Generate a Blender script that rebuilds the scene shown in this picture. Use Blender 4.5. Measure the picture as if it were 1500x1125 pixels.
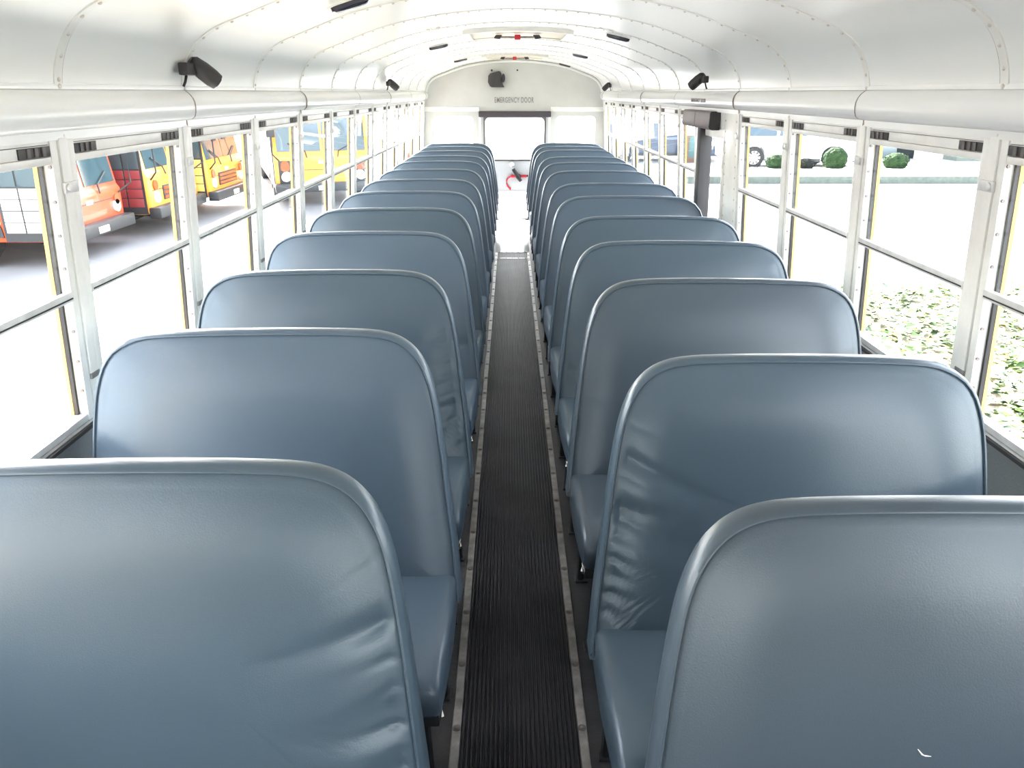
import bpy, bmesh, math, random
from mathutils import Vector, Matrix

for o in list(bpy.data.objects):
    bpy.data.objects.remove(o, do_unlink=True)
S = bpy.context.scene
COL = S.collection
R = math.radians

# ------------------------------------------------------------------ camera, world, sun, exposure
cd = bpy.data.cameras.new('camera')
cam = bpy.data.objects.new('camera', cd)
COL.objects.link(cam)
cd.sensor_width = 36.0
cd.lens = 1120.0 / 1500.0 * 36.0
cd.clip_start = 0.02
cd.clip_end = 400
_d = Vector(((747 - 750) / 1120.0, (135 - 562.5) / 1120.0, 1.0)).normalized()
_x = (Vector((1, 0, 0)) - _d * _d.x).normalized()
_z = _x.cross(_d)
_R = Matrix((_x, _d, _z))                      # rows: world axes in camera coordinates
M = Matrix.Identity(4)
for i in range(3):
    M[i][0] = _R[i][0]
    M[i][1] = -_R[i][1]
    M[i][2] = -_R[i][2]
M[0][3], M[1][3], M[2][3] = -0.05, 0.0, 1.54
cam.matrix_world = M
S.camera = cam

w = bpy.data.worlds.new('sky')
S.world = w
w.use_nodes = True
nt = w.node_tree
bg = nt.nodes['Background']
sky = nt.nodes.new('ShaderNodeTexSky')
sky.sky_type = 'NISHITA'
sky.sun_disc = False
sky.sun_elevation = R(43)
sky.sun_rotation = R(-24)
sky.dust_density = 2.0
sky.air_density = 1.0
hs = nt.nodes.new('ShaderNodeHueSaturation')
hs.inputs['Saturation'].default_value = 0.35
nt.links.new(sky.outputs[0], hs.inputs['Color'])
nt.links.new(hs.outputs[0], bg.inputs[0])
bg.inputs[1].default_value = 0.42

sd = bpy.data.lights.new('sun', 'SUN')
sun = bpy.data.objects.new('sun', sd)
COL.objects.link(sun)
sd.energy = 18.0
sd.angle = R(0.53)
sd.color = (1.0, 0.96, 0.90)
sun.rotation_euler = Vector((0.297, -0.68, -0.67)).to_track_quat('-Z', 'Y').to_euler()
sun.location = (-8, 20, 20)

vs = S.view_settings
vs.view_transform = 'Standard'
vs.look = 'None'
vs.gamma = 1.0
vs.use_curve_mapping = False
vs.exposure = 2.9
cy = S.cycles
cy.max_bounces = 10
cy.diffuse_bounces = 6
cy.glossy_bounces = 4
cy.transparent_max_bounces = 24
cy.caustics_reflective = False
cy.caustics_refractive = False
cy.use_denoising = True
cy.sample_clamp_indirect = 12.0

# ------------------------------------------------------------------ materials
MATS = {}


def mat(name, col, rough=0.5, metal=0.0, spec=0.5, noise=None, bump=None, coat=0.0, mottle=None):
    """noise=(scale, amount): colour mottling; bump=(scale, strength)."""
    m = bpy.data.materials.new(name)
    m.use_nodes = True
    n = m.node_tree
    b = n.nodes['Principled BSDF']
    b.inputs['Base Color'].default_value = (*col, 1)
    b.inputs['Roughness'].default_value = rough
    b.inputs['Metallic'].default_value = metal
    b.inputs['Specular IOR Level'].default_value = spec
    b.inputs['Coat Weight'].default_value = coat
    tc = n.nodes.new('ShaderNodeTexCoord')
    if noise:
        t = n.nodes.new('ShaderNodeTexNoise')
        t.inputs['Scale'].default_value = noise[0]
        t.inputs['Detail'].default_value = 5
        n.links.new(tc.outputs['Object'], t.inputs['Vector'])
        r = n.nodes.new('ShaderNodeValToRGB')
        a = noise[1]
        r.color_ramp.elements[0].position = 0.3
        r.color_ramp.elements[1].position = 0.7
        r.color_ramp.elements[0].color = (*[c * (1 - a) for c in col], 1)
        r.color_ramp.elements[1].color = (*[min(1, c * (1 + a)) for c in col], 1)
        n.links.new(t.outputs['Fac'], r.inputs['Fac'])
        n.links.new(r.outputs[0], b.inputs['Base Color'])
    if bump:
        t2 = n.nodes.new('ShaderNodeTexNoise')
        t2.inputs['Scale'].default_value = bump[0]
        t2.inputs['Detail'].default_value = 4
        n.links.new(tc.outputs['Object'], t2.inputs['Vector'])
        bp = n.nodes.new('ShaderNodeBump')
        bp.inputs['Strength'].default_value = bump[1]
        bp.inputs['Distance'].default_value = 0.01
        n.links.new(t2.outputs['Fac'], bp.inputs['Height'])
        n.links.new(bp.outputs[0], b.inputs['Normal'])
    MATS[name] = m
    return m


def glass_mat(name, tint=(1, 1, 1), refl=0.06):
    m = bpy.data.materials.new(name)
    m.use_nodes = True
    n = m.node_tree
    n.nodes.clear()
    out = n.nodes.new('ShaderNodeOutputMaterial')
    mx = n.nodes.new('ShaderNodeMixShader')
    tr = n.nodes.new('ShaderNodeBsdfTransparent')
    gl = n.nodes.new('ShaderNodeBsdfGlossy')
    gl.inputs['Roughness'].default_value = 0.02
    tr.inputs[0].default_value = (*tint, 1)
    lw = n.nodes.new('ShaderNodeLayerWeight')
    lw.inputs['Blend'].default_value = 0.5
    pw = n.nodes.new('ShaderNodeMath')
    pw.operation = 'POWER'
    pw.inputs[1].default_value = 5.0
    ma = n.nodes.new('ShaderNodeMath')
    ma.operation = 'MULTIPLY_ADD'
    ma.inputs[1].default_value = 0.55
    ma.inputs[2].default_value = 0.03
    n.links.new(lw.outputs['Facing'], pw.inputs[0])
    n.links.new(pw.outputs[0], ma.inputs[0])
    n.links.new(ma.outputs[0], mx.inputs[0])
    n.links.new(tr.outputs[0], mx.inputs[1])
    n.links.new(gl.outputs[0], mx.inputs[2])
    n.links.new(mx.outputs[0], out.inputs[0])
    MATS[name] = m
    return m


mat('ceiling_white', (0.80, 0.80, 0.765), 0.30, noise=(1.2, 0.03), bump=(3.0, 0.05))
mat('rib_white', (0.78, 0.77, 0.72), 0.35, noise=(9, 0.06))
mat('rivet', (0.62, 0.57, 0.52), 0.4)
mat('seam_dirt', (0.30, 0.25, 0.20), 0.7, noise=(30, 0.35))
mat('frame_white', (0.82, 0.805, 0.77), 0.35, noise=(14, 0.05))
mat('header_white', (0.82, 0.82, 0.80), 0.22, noise=(2, 0.02), bump=(2.0, 0.04))
mat('alu', (0.70, 0.69, 0.68), 0.35, metal=0.2, noise=(22, 0.12))
mat('black_rubber', (0.022, 0.02, 0.021), 0.6)
mat('latch_black', (0.035, 0.03, 0.03), 0.45)
mat('latch_slot', (0.12, 0.105, 0.10), 0.5)
mat('bus_yellow', (0.72, 0.44, 0.10), 0.35, noise=(3, 0.05))
mat('wall_grey', (0.15, 0.16, 0.165), 0.5, bump=(160, 0.25), noise=(4, 0.06))
mat('rear_white', (0.54, 0.54, 0.515), 0.4, noise=(5, 0.04))
mat('door_grey', (0.60, 0.60, 0.60), 0.45, noise=(60, 0.05))
mat('floor_dark', (0.022, 0.021, 0.024), 0.5, noise=(12, 0.3), bump=(80, 0.2))
mat('mat_rubber', (0.030, 0.029, 0.033), 0.50, spec=0.16, noise=(6, 0.30))
mat('plate_glare', (0.55, 0.56, 0.60), 0.22, noise=(5, 0.06))  # pale tone paints in daylight glare on the rear aisle floor
mat('strip_metal', (0.25, 0.235, 0.225), 0.36, metal=0.3, noise=(26, 0.40), bump=(60, 0.15))
mat('screw', (0.16, 0.14, 0.13), 0.4, metal=0.7)
mat('vinyl_blue', (0.063, 0.090, 0.114), 0.31, noise=(2.2, 0.05), bump=(420, 0.06))
mat('vinyl_grey', (0.060, 0.078, 0.096), 0.31, noise=(2.2, 0.05), bump=(420, 0.06))
mat('vinyl_steel', (0.078, 0.108, 0.141), 0.33, noise=(2.2, 0.05), bump=(420, 0.06))  # steel-blue vinyl; its lighter tone also imitates glare on the rear benches
mat('seat_frame_black', (0.02, 0.02, 0.022), 0.4)
mat('chrome', (0.75, 0.75, 0.78), 0.15, metal=1.0)
mat('pad_brown', (0.19, 0.155, 0.155), 0.5, noise=(10, 0.08))
mat('pad_dark', (0.055, 0.045, 0.055), 0.5)
mat('black_plastic', (0.030, 0.027, 0.027), 0.5)
mat('lens_dark', (0.04, 0.035, 0.05), 0.15)
mat('hatch_cream', (0.62, 0.54, 0.37), 0.4)
mat('red_paint', (0.62, 0.03, 0.05), 0.4)
mat('letter_grey', (0.22, 0.20, 0.20), 0.6)
mat('asphalt', (0.15, 0.15, 0.155), 0.9, noise=(0.7, 0.18), bump=(40, 0.3))
mat('concrete', (0.62, 0.61, 0.58), 0.85, noise=(3, 0.08))
mat('kerb', (0.085, 0.10, 0.085), 0.9, noise=(8, 0.2))
mat('soil', (0.35, 0.30, 0.22), 0.95, noise=(8, 0.3))
mat('leaf', (0.026, 0.062, 0.005), 0.5, noise=(1.3, 0.5))
mat('leaf_pale', (0.16, 0.15, 0.035), 0.6, noise=(1.3, 0.4))
mat('hedge', (0.0075, 0.020, 0.005), 0.9, spec=0.15, noise=(9, 0.5))
mat('bush_dark', (0.008, 0.009, 0.007), 0.9, spec=0.1, noise=(9, 0.5))
mat('car_white', (0.80, 0.81, 0.82), 0.15, coat=0.6)
mat('car_blue', (0.03, 0.05, 0.09), 0.15, coat=0.6)
mat('car_glass', (0.03, 0.05, 0.07), 0.05)
mat('tyre', (0.012, 0.012, 0.013), 0.8)
mat('bus_orange', (0.50, 0.065, 0.018), 0.3, coat=0.3)
mat('bus_maroon', (0.16, 0.022, 0.025), 0.4)
mat('bus_white', (0.78, 0.76, 0.72), 0.35)
mat('school_yellow', (0.62, 0.25, 0.022), 0.3, coat=0.3)
mat('bumper_black', (0.014, 0.014, 0.015), 0.5)
mat('lamp_amber', (0.55, 0.06, 0.012), 0.25)
mat('lamp_clear', (0.85, 0.86, 0.88), 0.1)
mat('bus_glass', (0.03, 0.055, 0.065), 0.06)
mat('building_wall', (0.72, 0.70, 0.66), 0.8, noise=(2, 0.03))
mat('building_glass', (0.06, 0.085, 0.10), 0.12)
mat('building_dark', (0.012, 0.015, 0.015), 0.9, spec=0.1)
mat('brown_box', (0.10, 0.05, 0.03), 0.7)
mat('teal', (0.03, 0.08, 0.085), 0.5)
glass_mat('pane_glass', (0.97, 0.98, 0.97))


# ------------------------------------------------------------------ mesh helpers
class MB:
    def __init__(s):
        s.v = []
        s.f = []

    def add(s, vs, fs):
        k = len(s.v)
        s.v += [tuple(p) for p in vs]
        s.f += [tuple(i + k for i in f) for f in fs]
        return s

    def hexa(s, p):          # 8 points: bottom 4 ccw, top 4 ccw
        return s.add(p, [(3, 2, 1, 0), (4, 5, 6, 7), (0, 1, 5, 4), (1, 2, 6, 5), (2, 3, 7, 6), (3, 0, 4, 7)])

    def box(s, x0, x1, y0, y1, z0, z1):
        return s.hexa([(x0, y0, z0), (x1, y0, z0), (x1, y1, z0), (x0, y1, z0),
                       (x0, y0, z1), (x1, y0, z1), (x1, y1, z1), (x0, y1, z1)])

    def tube(s, path, r, n=8, cap=True):
        path = [Vector(p) for p in path]
        rs = r if isinstance(r, (list, tuple)) else [r] * len(path)
        rings = []
        for i, p in enumerate(path):
            a = path[max(0, i - 1)]
            b = path[min(len(path) - 1, i + 1)]
            t = (b - a).normalized()
            u = t.cross(Vector((0, 0, 1)))
            if u.length < 1e-3:
                u = t.cross(Vector((1, 0, 0)))
            u.normalize()
            q = t.cross(u)
            rings.append([p + (u * math.cos(2 * math.pi * k / n) + q * math.sin(2 * math.pi * k / n)) * rs[i] for k in range(n)])
        s.loft(rings, cap)
        return s

    def loft(s, rings, cap=True, closed=True):
        n = len(rings[0])
        vs = [p for r in rings for p in r]
        fs = []
        for i in range(len(rings) - 1):
            for k in range(n if closed else n - 1):
                a, b = i * n + k, i * n + (k + 1) % n
                fs.append((a, b, b + n, a + n))
        if cap and closed:
            fs.append(tuple(reversed(range(n))))
            m = (len(rings) - 1) * n
            fs.append(tuple(m + k for k in range(n)))
        return s.add(vs, fs)

    def prism(s, poly, axis, a, b):
        """poly of 2D points extruded along axis from a to b. axis 'x': (y,z); 'y': (x,z); 'z': (x,y)."""
        def P(q, t):
            return {'x': (t, q[0], q[1]), 'y': (q[0], t, q[1]), 'z': (q[0], q[1], t)}[axis]
        return s.loft([[P(q, a) for q in poly], [P(q, b) for q in poly]])

    def disc(s, c, nrm, r, h, n=14, dome=False):
        nrm = Vector(nrm).normalized()
        u = nrm.cross(Vector((0, 0, 1)))
        if u.length < 1e-3:
            u = Vector((1, 0, 0))
        u.normalize()
        q = nrm.cross(u)
        c = Vector(c)
        prof = [(r, 0), (r, h)] if not dome else [(r, 0), (r * .8, h * .65), (r * .4, h)]
        rings = [[c + nrm * hh + (u * math.cos(2 * math.pi * k / n) + q * math.sin(2 * math.pi * k / n)) * rr for k in range(n)] for rr, hh in prof]
        return s.loft(rings)

    def plate(s, x0, x1, z0, z1, hx0, hx1, hz0, hz1, rad, y0, y1, n=6):
        """rectangular plate in xz with a rounded hole, thickness y0..y1"""
        inner = []
        for cx, cz, a0 in ((hx1 - rad, hz1 - rad, 0), (hx0 + rad, hz1 - rad, 90), (hx0 + rad, hz0 + rad, 180), (hx1 - rad, hz0 + rad, 270)):
            for k in range(n + 1):
                a = R(a0 + 90.0 * k / n)
                inner.append((cx + rad * math.cos(a), cz + rad * math.sin(a)))
        cxm, czm = (hx0 + hx1) / 2, (hz0 + hz1) / 2
        outer = []
        for i, (px, pz) in enumerate(inner):
            qd = i // (n + 1)
            k = i % (n + 1)
            cr = [(x1, z1), (x0, z1), (x0, z0), (x1, z0)][qd]
            if k == n // 2:
                outer.append(cr)
            else:
                first = k < n // 2
                # corner 0: from +x side to +z side
                if qd == 0:
                    outer.append((x1, pz) if first else (px, z1))
                elif qd == 1:
                    outer.append((px, z1) if first else (x0, pz))
                elif qd == 2:
                    outer.append((x0, pz) if first else (px, z0))
                else:
                    outer.append((px, z0) if first else (x1, pz))
        N = len(inner)
        vs = [(p[0], y0, p[1]) for p in outer] + [(p[0], y0, p[1]) for p in inner] + [(p[0], y1, p[1]) for p in outer] + [(p[0], y1, p[1]) for p in inner]
        fs = []
        for i in range(N):
            j = (i + 1) % N
            fs.append((i, j, N + j, N + i))
            fs.append((2 * N + j, 2 * N + i, 3 * N + i, 3 * N + j))
            fs.append((N + i, N + j, 3 * N + j, 3 * N + i))
            fs.append((j, i, 2 * N + i, 2 * N + j))
        return s.add(vs, fs)

    def build(s, name, m, parent=None, smooth=False, bevel=0.0, seg=2, loc=None, sharp=40):
        me = bpy.data.meshes.new(name)
        me.from_pydata(s.v, [], s.f)
        bm = bmesh.new()
        bm.from_mesh(me)
        bmesh.ops.recalc_face_normals(bm, faces=bm.faces)
        if bevel > 0:
            es = [e for e in bm.edges if len(e.link_faces) == 2 and e.calc_face_angle(0) > R(30)]
            bmesh.ops.bevel(bm, geom=es, offset=bevel, segments=seg, profile=0.6, affect='EDGES', clamp_overlap=True)
            smooth = True
        bm.to_mesh(me)
        bm.free()
        if smooth:
            for p in me.polygons:
                p.use_smooth = True
            if sharp:
                me.set_sharp_from_angle(angle=R(sharp))
        return link(name, me, m, parent, loc)


def link(name, me, m, parent=None, loc=None):
    if m is not None and not me.materials:
        me.materials.append(MATS[m])
    o = bpy.data.objects.new(name, me)
    COL.objects.link(o)
    if parent is not None:
        o.parent = parent
    if loc is not None:
        o.location = loc
    return o


def empty(name, loc=(0, 0, 0), rz=0.0):
    o = bpy.data.objects.new(name, None)
    o.empty_display_size = 0.1
    COL.objects.link(o)
    o.location = loc
    o.rotation_euler = (0, 0, rz)
    return o


def tag(o, label=None, cat=None, group=None, kind=None):
    if label:
        o['label'] = label
    if cat:
        o['category'] = cat
    if group:
        o['group'] = group
    if kind:
        o['kind'] = kind
    return o


def copy_tree(o, parent=None):
    c = o.copy()
    COL.objects.link(c)
    if parent is not None:
        c.parent = parent
    for ch in list(o.children):
        copy_tree(ch, c)
    return c


# ------------------------------------------------------------------ the bus shell
YF, YB = -2.43, 9.98
RIB = 0.7165
RIBS = [1.872 + RIB * k for k in range(-6, 12)]          # -2.43 ... 9.75
CX = [0, .10, .20, .33, .46, .60, .72, .79, .87, .95, 1.0, 1.03, 1.052, 1.068, 1.076, 1.080]
CZ = [1.912, 1.910, 1.905, 1.893, 1.876, 1.848, 1.813, 1.788, 1.758, 1.730, 1.70, 1.672, 1.640, 1.605, 1.578, 1.556]


def arch(inset=0.0, n=6):
    """ceiling profile left to right as (x,z), densified"""
    pts = [(-x, z) for x, z in zip(CX[::-1], CZ[::-1])] + [(x, z) for x, z in zip(CX[1:], CZ[1:])]
    # smooth once (Chaikin) keeping ends
    for _ in range(2):
        q = [pts[0]]
        for a, b in zip(pts, pts[1:]):
            q.append((a[0] * .75 + b[0] * .25, a[1] * .75 + b[1] * .25))
            q.append((a[0] * .25 + b[0] * .75, a[1] * .25 + b[1] * .75))
        q.append(pts[-1])
        pts = q
    if inset:
        out = []
        for i, p in enumerate(pts):
            a = pts[max(0, i - 1)]
            b = pts[min(len(pts) - 1, i + 1)]
            t = Vector((b[0] - a[0], b[1] - a[1])).normalized()
            nn = Vector((t.y, -t.x))          # points inward (down) for left-to-right arc
            out.append((p[0] + nn.x * inset, p[1] + nn.y * inset))
        pts = out
    return pts


def arc_band(prof_a, prof_b, y0, y1):
    """closed band between two profiles (inner, outer) extruded y0..y1"""
    n = len(prof_a)
    loop = [(p[0], p[1]) for p in prof_a] + [(p[0], p[1]) for p in reversed(prof_b)]
    m = MB()
    vs = [(p[0], y0, p[1]) for p in loop] + [(p[0], y1, p[1]) for p in loop]
    N = 2 * n
    fs = []
    for i in range(N):
        j = (i + 1) % N
        fs.append((i, j, N + j, N + i))
    for i in range(n - 1):
        fs.append((i, N - 1 - i, N - 2 - i, i + 1))
        fs.append((N + i, N + i + 1, N + N - 2 - i, N + N - 1 - i))
    m.add(vs, fs)
    return m


A0 = arch(0)
A_shell_in = arch(-0.004)
A_shell_out = arch(-0.045)
ceiling = arc_band(A_shell_in, A_shell_out, YF, YB + .06).build('ceiling', 'ceiling_white', smooth=True, sharp=50)
tag(ceiling, 'white painted curved steel roof of the bus', kind='structure')
A_in = arch(0.001)
A_rib = arch(0.0045)
A_rib2 = arch(0.0005)
RIV_MESH = None


def along(pts, step, start):
    out = []
    d = 0.0
    nxt = start
    for a, b in zip(pts, pts[1:]):
        L = math.hypot(b[0] - a[0], b[1] - a[1])
        while nxt <= d + L:
            t = (nxt - d) / L
            nn = Vector((b[1] - a[1], 0, -(b[0] - a[0]))).normalized()
            out.append((a[0] + (b[0] - a[0]) * t, a[1] + (b[1] - a[1]) * t, nn))
            nxt += step
        d += L
    return out


for k, y in enumerate(RIBS):
    y1 = RIBS[k + 1] if k + 1 < len(RIBS) else YB
    arc_band(A_in, A_shell_in, y + .002, y1 - .002).build('ceiling_panel', 'ceiling_white', ceiling, smooth=True, sharp=50)
    # bow: raised strip, bevelled, one dark dirty seam along its far edge
    m = MB()
    yc = y
    for (ya, yb, pr) in ((yc - .019, yc + .011, A_rib),):
        m2 = arc_band(pr, A_rib2, ya, yb)
    rb = m2.build('rib', 'rib_white', ceiling, smooth=True, sharp=50)
    if y > 0:
        arc_band(arch(.0022), arch(0.0), yc + .011, yc + .0165).build('seam', 'seam_dirt', rb, smooth=True, sharp=50)
        mm = MB()
        for (px, pz, nn) in along(A_rib, .052, .012):
            mm.disc((px, yc - .004, pz), (nn.x, 0, nn.z), .0055, .004, 8, dome=True)
        rv = mm.build('rivets', 'rivet', rb, smooth=True)
        rv['kind'] = 'stuff'


def wallX(z):
    return 1.095 + 0.065 * (1.437 - z) if z > 0.742 else 1.1402


def make_side(s, name, label):
    """s = -1 left, +1 right"""
    side = 'left' if s < 0 else 'right'
    m = MB()
    # lower inner panel
    def XB(x0, x1, y0, y1, z0, z1):
        a, b = sorted((s * x0, s * x1))
        m.box(a, b, y0, y1, z0, z1)
    segs = [(YF, YB)] if s < 0 else [(YF, 4.27), (4.95, YB)]
    for a, b in segs:
        XB(1.140, 1.165, a, b, 0, .735)
    wall = m.build('wall_' + side, 'wall_grey')
    tag(wall, label, kind='structure')
    mo = MB()
    for a, b in segs:
        x0, x1 = sorted((s * 1.165, s * 1.20))
        mo.box(x0, x1, a, b, -.45, .742)
    mo.build('outer_panel', 'bus_yellow', wall)
    # sill: light ledge with black rubber lip
    for a, b in segs:
        ml = MB()
        x0, x1 = sorted((s * 1.122, s * 1.175))
        ml.box(x0, x1, a, b, .735, .744)
        ml.build('sill_rubber', 'black_rubber', wall)
        ml = MB()
        x0, x1 = sorted((s * 1.132, s * 1.175))
        ml.box(x0, x1, a, b, .744, .750)
        ml.build('sill_strip', 'alu', wall)
    # header duct, two ribs per section
    prof = [(1.088, 1.437), (1.088, 1.456), (1.070, 1.4595), (1.060, 1.467), (1.055, 1.480), (1.053, 1.495), (1.054, 1.510),
            (1.058, 1.522), (1.066, 1.534), (1.078, 1.5435), (1.084, 1.546)]
    edges = [YF] + [1.872 + RIB * k for k in range(-3, 12, 2)] + [YB]
    edges = sorted(set(round(e, 4) for e in edges if YF <= e <= YB))
    for i, (a, b) in enumerate(zip(edges, edges[1:])):
        off = 0.0 if i % 2 else 0.0035
        mh = MB()
        ring0 = [(s * (x - off), a + .003, z) for x, z in prof] + [(s * 1.13, a + .003, 1.546), (s * 1.13, a + .003, 1.437)]
        ring1 = [(s * (x - off), b - .003, z) for x, z in prof] + [(s * 1.13, b - .003, 1.546), (s * 1.13, b - .003, 1.437)]
        mh.loft([ring0, ring1])
        hp = mh.build('header_panel', 'header_white', wall, smooth=True, sharp=35)
        mg = MB()
        if a > 0:
            g0 = [(s * (x - .0048), a - .0025, z) for x, z in prof] + [(s * 1.13, a - .0025, 1.546), (s * 1.13, a - .0025, 1.437)]
            g1 = [(p[0], a + .0025, p[2]) for p in g0]
            mg.loft([g0, g1])
            mg.build('joint', 'seam_dirt', hp, smooth=True, sharp=35)
    mb = MB()
    x0, x1 = sorted((s * 1.0765, s * 1.125))
    mb.box(x0, x1, YF, YB, 1.546, 1.559)
    mb.build('cove_strip', 'header_white', wall, bevel=.002)
    x0, x1 = sorted((s * 1.12, s * 1.165))
    MB().box(x0, x1, YF, YB, 1.40, 1.60).build('outer_header', 'bus_yellow', wall)
    mscr = MB()
    for y in RIBS:
        if y > 0:
            mscr.disc((s * 1.0765, y, 1.5525), (-s, 0, 0), .007, .004, 8, dome=True)
            mscr.disc((s * 1.088, y - .006, 1.446), (-s, 0, 0), .007, .004, 8, dome=True)
    o = mscr.build('screws', 'rivet', wall, smooth=True)
    o['kind'] = 'stuff'
    # posts
    off = -.016 if s < 0 else 0.0

    def W(m, y0, y1, z0, z1, o0, o1):
        p = []
        for z in (z0, z1):
            for (oo, yy) in ((o0, y0), (o1, y0), (o1, y1), (o0, y1)):
                p.append((s * (wallX(z) + oo), yy, z))
        m.hexa(p)
        return m

    posts = []
    for y in RIBS:
        if s > 0 and 4.6 < y < 4.9:
            continue
        yc = y + off
        posts.append(yc)
        p = W(MB(), yc - .019, yc + .019, .75, 1.442, -.012, .03).build('post', 'frame_white', wall, bevel=.004)
        W(MB(), yc - .030, yc + .030, .745, 1.44, .003, .033).build('post_back', 'frame_white', p)
        if y > .5:
            mbk = W(MB(), yc - .026, yc + .032, 1.318, 1.343, -.016, -.008)
            mbk.disc((s * (wallX(1.33) - .016), yc - .012, 1.3305), (-s, 0, 0), .010, .005, 10)
            mbk.build('bracket', 'alu', p, bevel=.0015)
            mbk = W(MB(), yc - .020, yc + .020, .853, .868, -.014, -.008)
            mbk.build('bracket', 'strip_metal', p, bevel=.0015)
    # rear corner pillar and its far-end filler
    W(MB(), RIBS[-1] + .03, YB, .745, 1.44, -.004, .05).build('corner_pillar', 'frame_white', wall)
    W(MB(), YF, RIBS[0] - .02, .745, 1.44, -.004, .05).build('corner_pillar', 'frame_white', wall)
    return wall, W, posts


ORD = ['first', 'second', 'third', 'fourth', 'fifth', 'sixth', 'seventh', 'eighth', 'ninth', 'tenth', 'eleventh', 'twelfth', 'thirteenth', 'fourteenth', 'fifteenth']
WIN_N = [0]


def make_window(W, s, ya, yb, short=False):
    """sliding two-pane bus window between post centres ya and yb"""
    WIN_N[0] += 1
    side = 'left' if s < 0 else 'right'
    root = empty('window_%d' % WIN_N[0], (0, 0, 0))
    tag(root, None, kind='structure')
    g0, g1 = ya + .050, yb - .050
    # jambs
    W(MB(), ya + .022, g0, .752, 1.437, -.008, .016).build('jamb', 'frame_white', root, bevel=.002)
    W(MB(), g1, yb - .022, .752, 1.437, -.008, .016).build('jamb', 'frame_white', root, bevel=.002)
    mr = MB()
    for k in range(8):
        z = 1.38 - .078 * k
        mr.disc((s * (wallX(z) - .001), g1 - .001, z), (0, -1, 0), .0045, .003, 6)
    o = mr.build('rivets', 'screw', root)
    o['kind'] = 'stuff'
    # black seal channel and the yellow body reveal outside it
    ms = MB()
    for a, b in ((g0, g0 + .008), (g1 - .008, g1)):
        W(ms, a, b, .752, 1.437, .014, .024)
    W(ms, g0, g1, 1.425, 1.437, .0, .030)
    ms.build('seal', 'black_rubber', root)
    mo = MB()
    for a, b in ((ya + .02, g0 + .009), (g1 - .009, yb - .02)):
        W(mo, a, b, .742, 1.45, .024, .034)
    W(mo, ya + .02, yb - .02, 1.398, 1.46, .030, .040)
    W(mo, ya + .02, yb - .02, .735, .757, .030, .040)
    mo.build('outer_frame', 'bus_yellow', root)
    # rails
    W(MB(), g0, g1, 1.4035, 1.4285, -.004, .012).build('top_rail', 'frame_white', root, bevel=.0015)
    W(MB(), g0, g1, 1.386, 1.4025, -.007, .012).build('sash_rail', 'frame_white', root, bevel=.0015)
    W(MB(), g0, g1, 1.430, 1.437, -.004, .02).build('head_strip', 'frame_white', root)
    W(MB(), g0, g1, 1.4285, 1.4300, -.002, .02).build('head_gap', 'black_rubber', root)
    mrail = W(MB(), g0 - .006, g1 + .006, 1.066, 1.090, -.010, .006)
    rr = mrail.build('mid_rail', 'alu', root, bevel=.002)
    W(MB(), g0, g1, 1.072, 1.0755, -.0115, -.006).build('groove', 'black_rubber', rr)
    W(MB(), g0, g1, .752, .770, -.006, .024).build('bottom_rail', 'alu', root, bevel=.002)
    for a, b in ((g0, g0 + .004), (g1 - .004, g1)):
        W(MB(), a, b, .770, 1.066, .016, .022).build('lower_stile', 'alu', root)
    # spring latches with slots
    lw = .105 if not short else .07
    for a, b in ((g0 + .001, g0 + lw), (g1 - lw * 1.15, g1 - .001)):
        la = W(MB(), a, b, 1.4045, 1.4265, -.0075, -.001).build('latch', 'latch_black', root, bevel=.001)
        m2 = MB()
        for q in (.28, .52, .76):
            c = a + (b - a) * q
            W(m2, c - .006, c + .006, 1.406, 1.425, -.0105, -.006)
        m2.build('ridge', 'latch_slot', la)
    # panes
    W(MB(), g0 - .004, g1 + .004, 1.078, 1.40, .006, .009).build('pane', 'pane_glass', root)
    W(MB(), g0 - .004, g1 + .004, .76, 1.085, .019, .022).build('pane', 'pane_glass', root)
    return root


wall_l, WL, posts_l = make_side(-1, 'left', 'left side wall of the bus with grey lower panel')
for a, b in zip(posts_l, posts_l[1:]):
    if b < -.2:                       # unseen blank panels behind the viewpoint, added to cut front light
        WL(MB(), a, b, .74, 1.44, .0, .03).build('front_light_blocker', 'frame_white', wall_l)
        continue
    wl_n = len([o for o in COL.objects if o.get('side') == 'l'])
    wo = make_window(WL, -1, a, b)
    wo['side'] = 'l'
    wo['label'] = ('%s two-pane side window from the left picture edge, in the left wall' % ORD[wl_n - 2]) if wl_n > 1 else 'side window in the left wall beside the viewpoint'
wall_r, WR, posts_r = make_side(1, 'right', 'right side wall of the bus with emergency door')
for a, b in zip(posts_r, posts_r[1:]):
    if 3.9 < a < 4.2:
        continue
    if b < -.2:  # same added light-blocking panels on the right side
        WR(MB(), a, b, .74, 1.44, .0, .03).build('front_light_blocker', 'frame_white', wall_r)
        continue
    wl_n = len([o for o in COL.objects if o.get('side') == 'r'])
    wo = make_window(WR, 1, a, b)
    wo['side'] = 'r'
    wo['label'] = (('%s two-pane side window from the right picture edge, in the right wall' % ORD[wl_n - 2]) if wl_n > 1 else 'side window in the right wall beside the viewpoint') if b < 4.5 else \
        '%s two-pane window behind the emergency side door in the right wall' % ORD[wl_n - 6 + 1]
wo = make_window(WR, 1, 4.935, posts_r[[i for i, p in enumerate(posts_r) if 5.3 < p < 5.6][0]], short=True)
wo['label'] = 'narrow side window directly behind the emergency side door'

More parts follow.
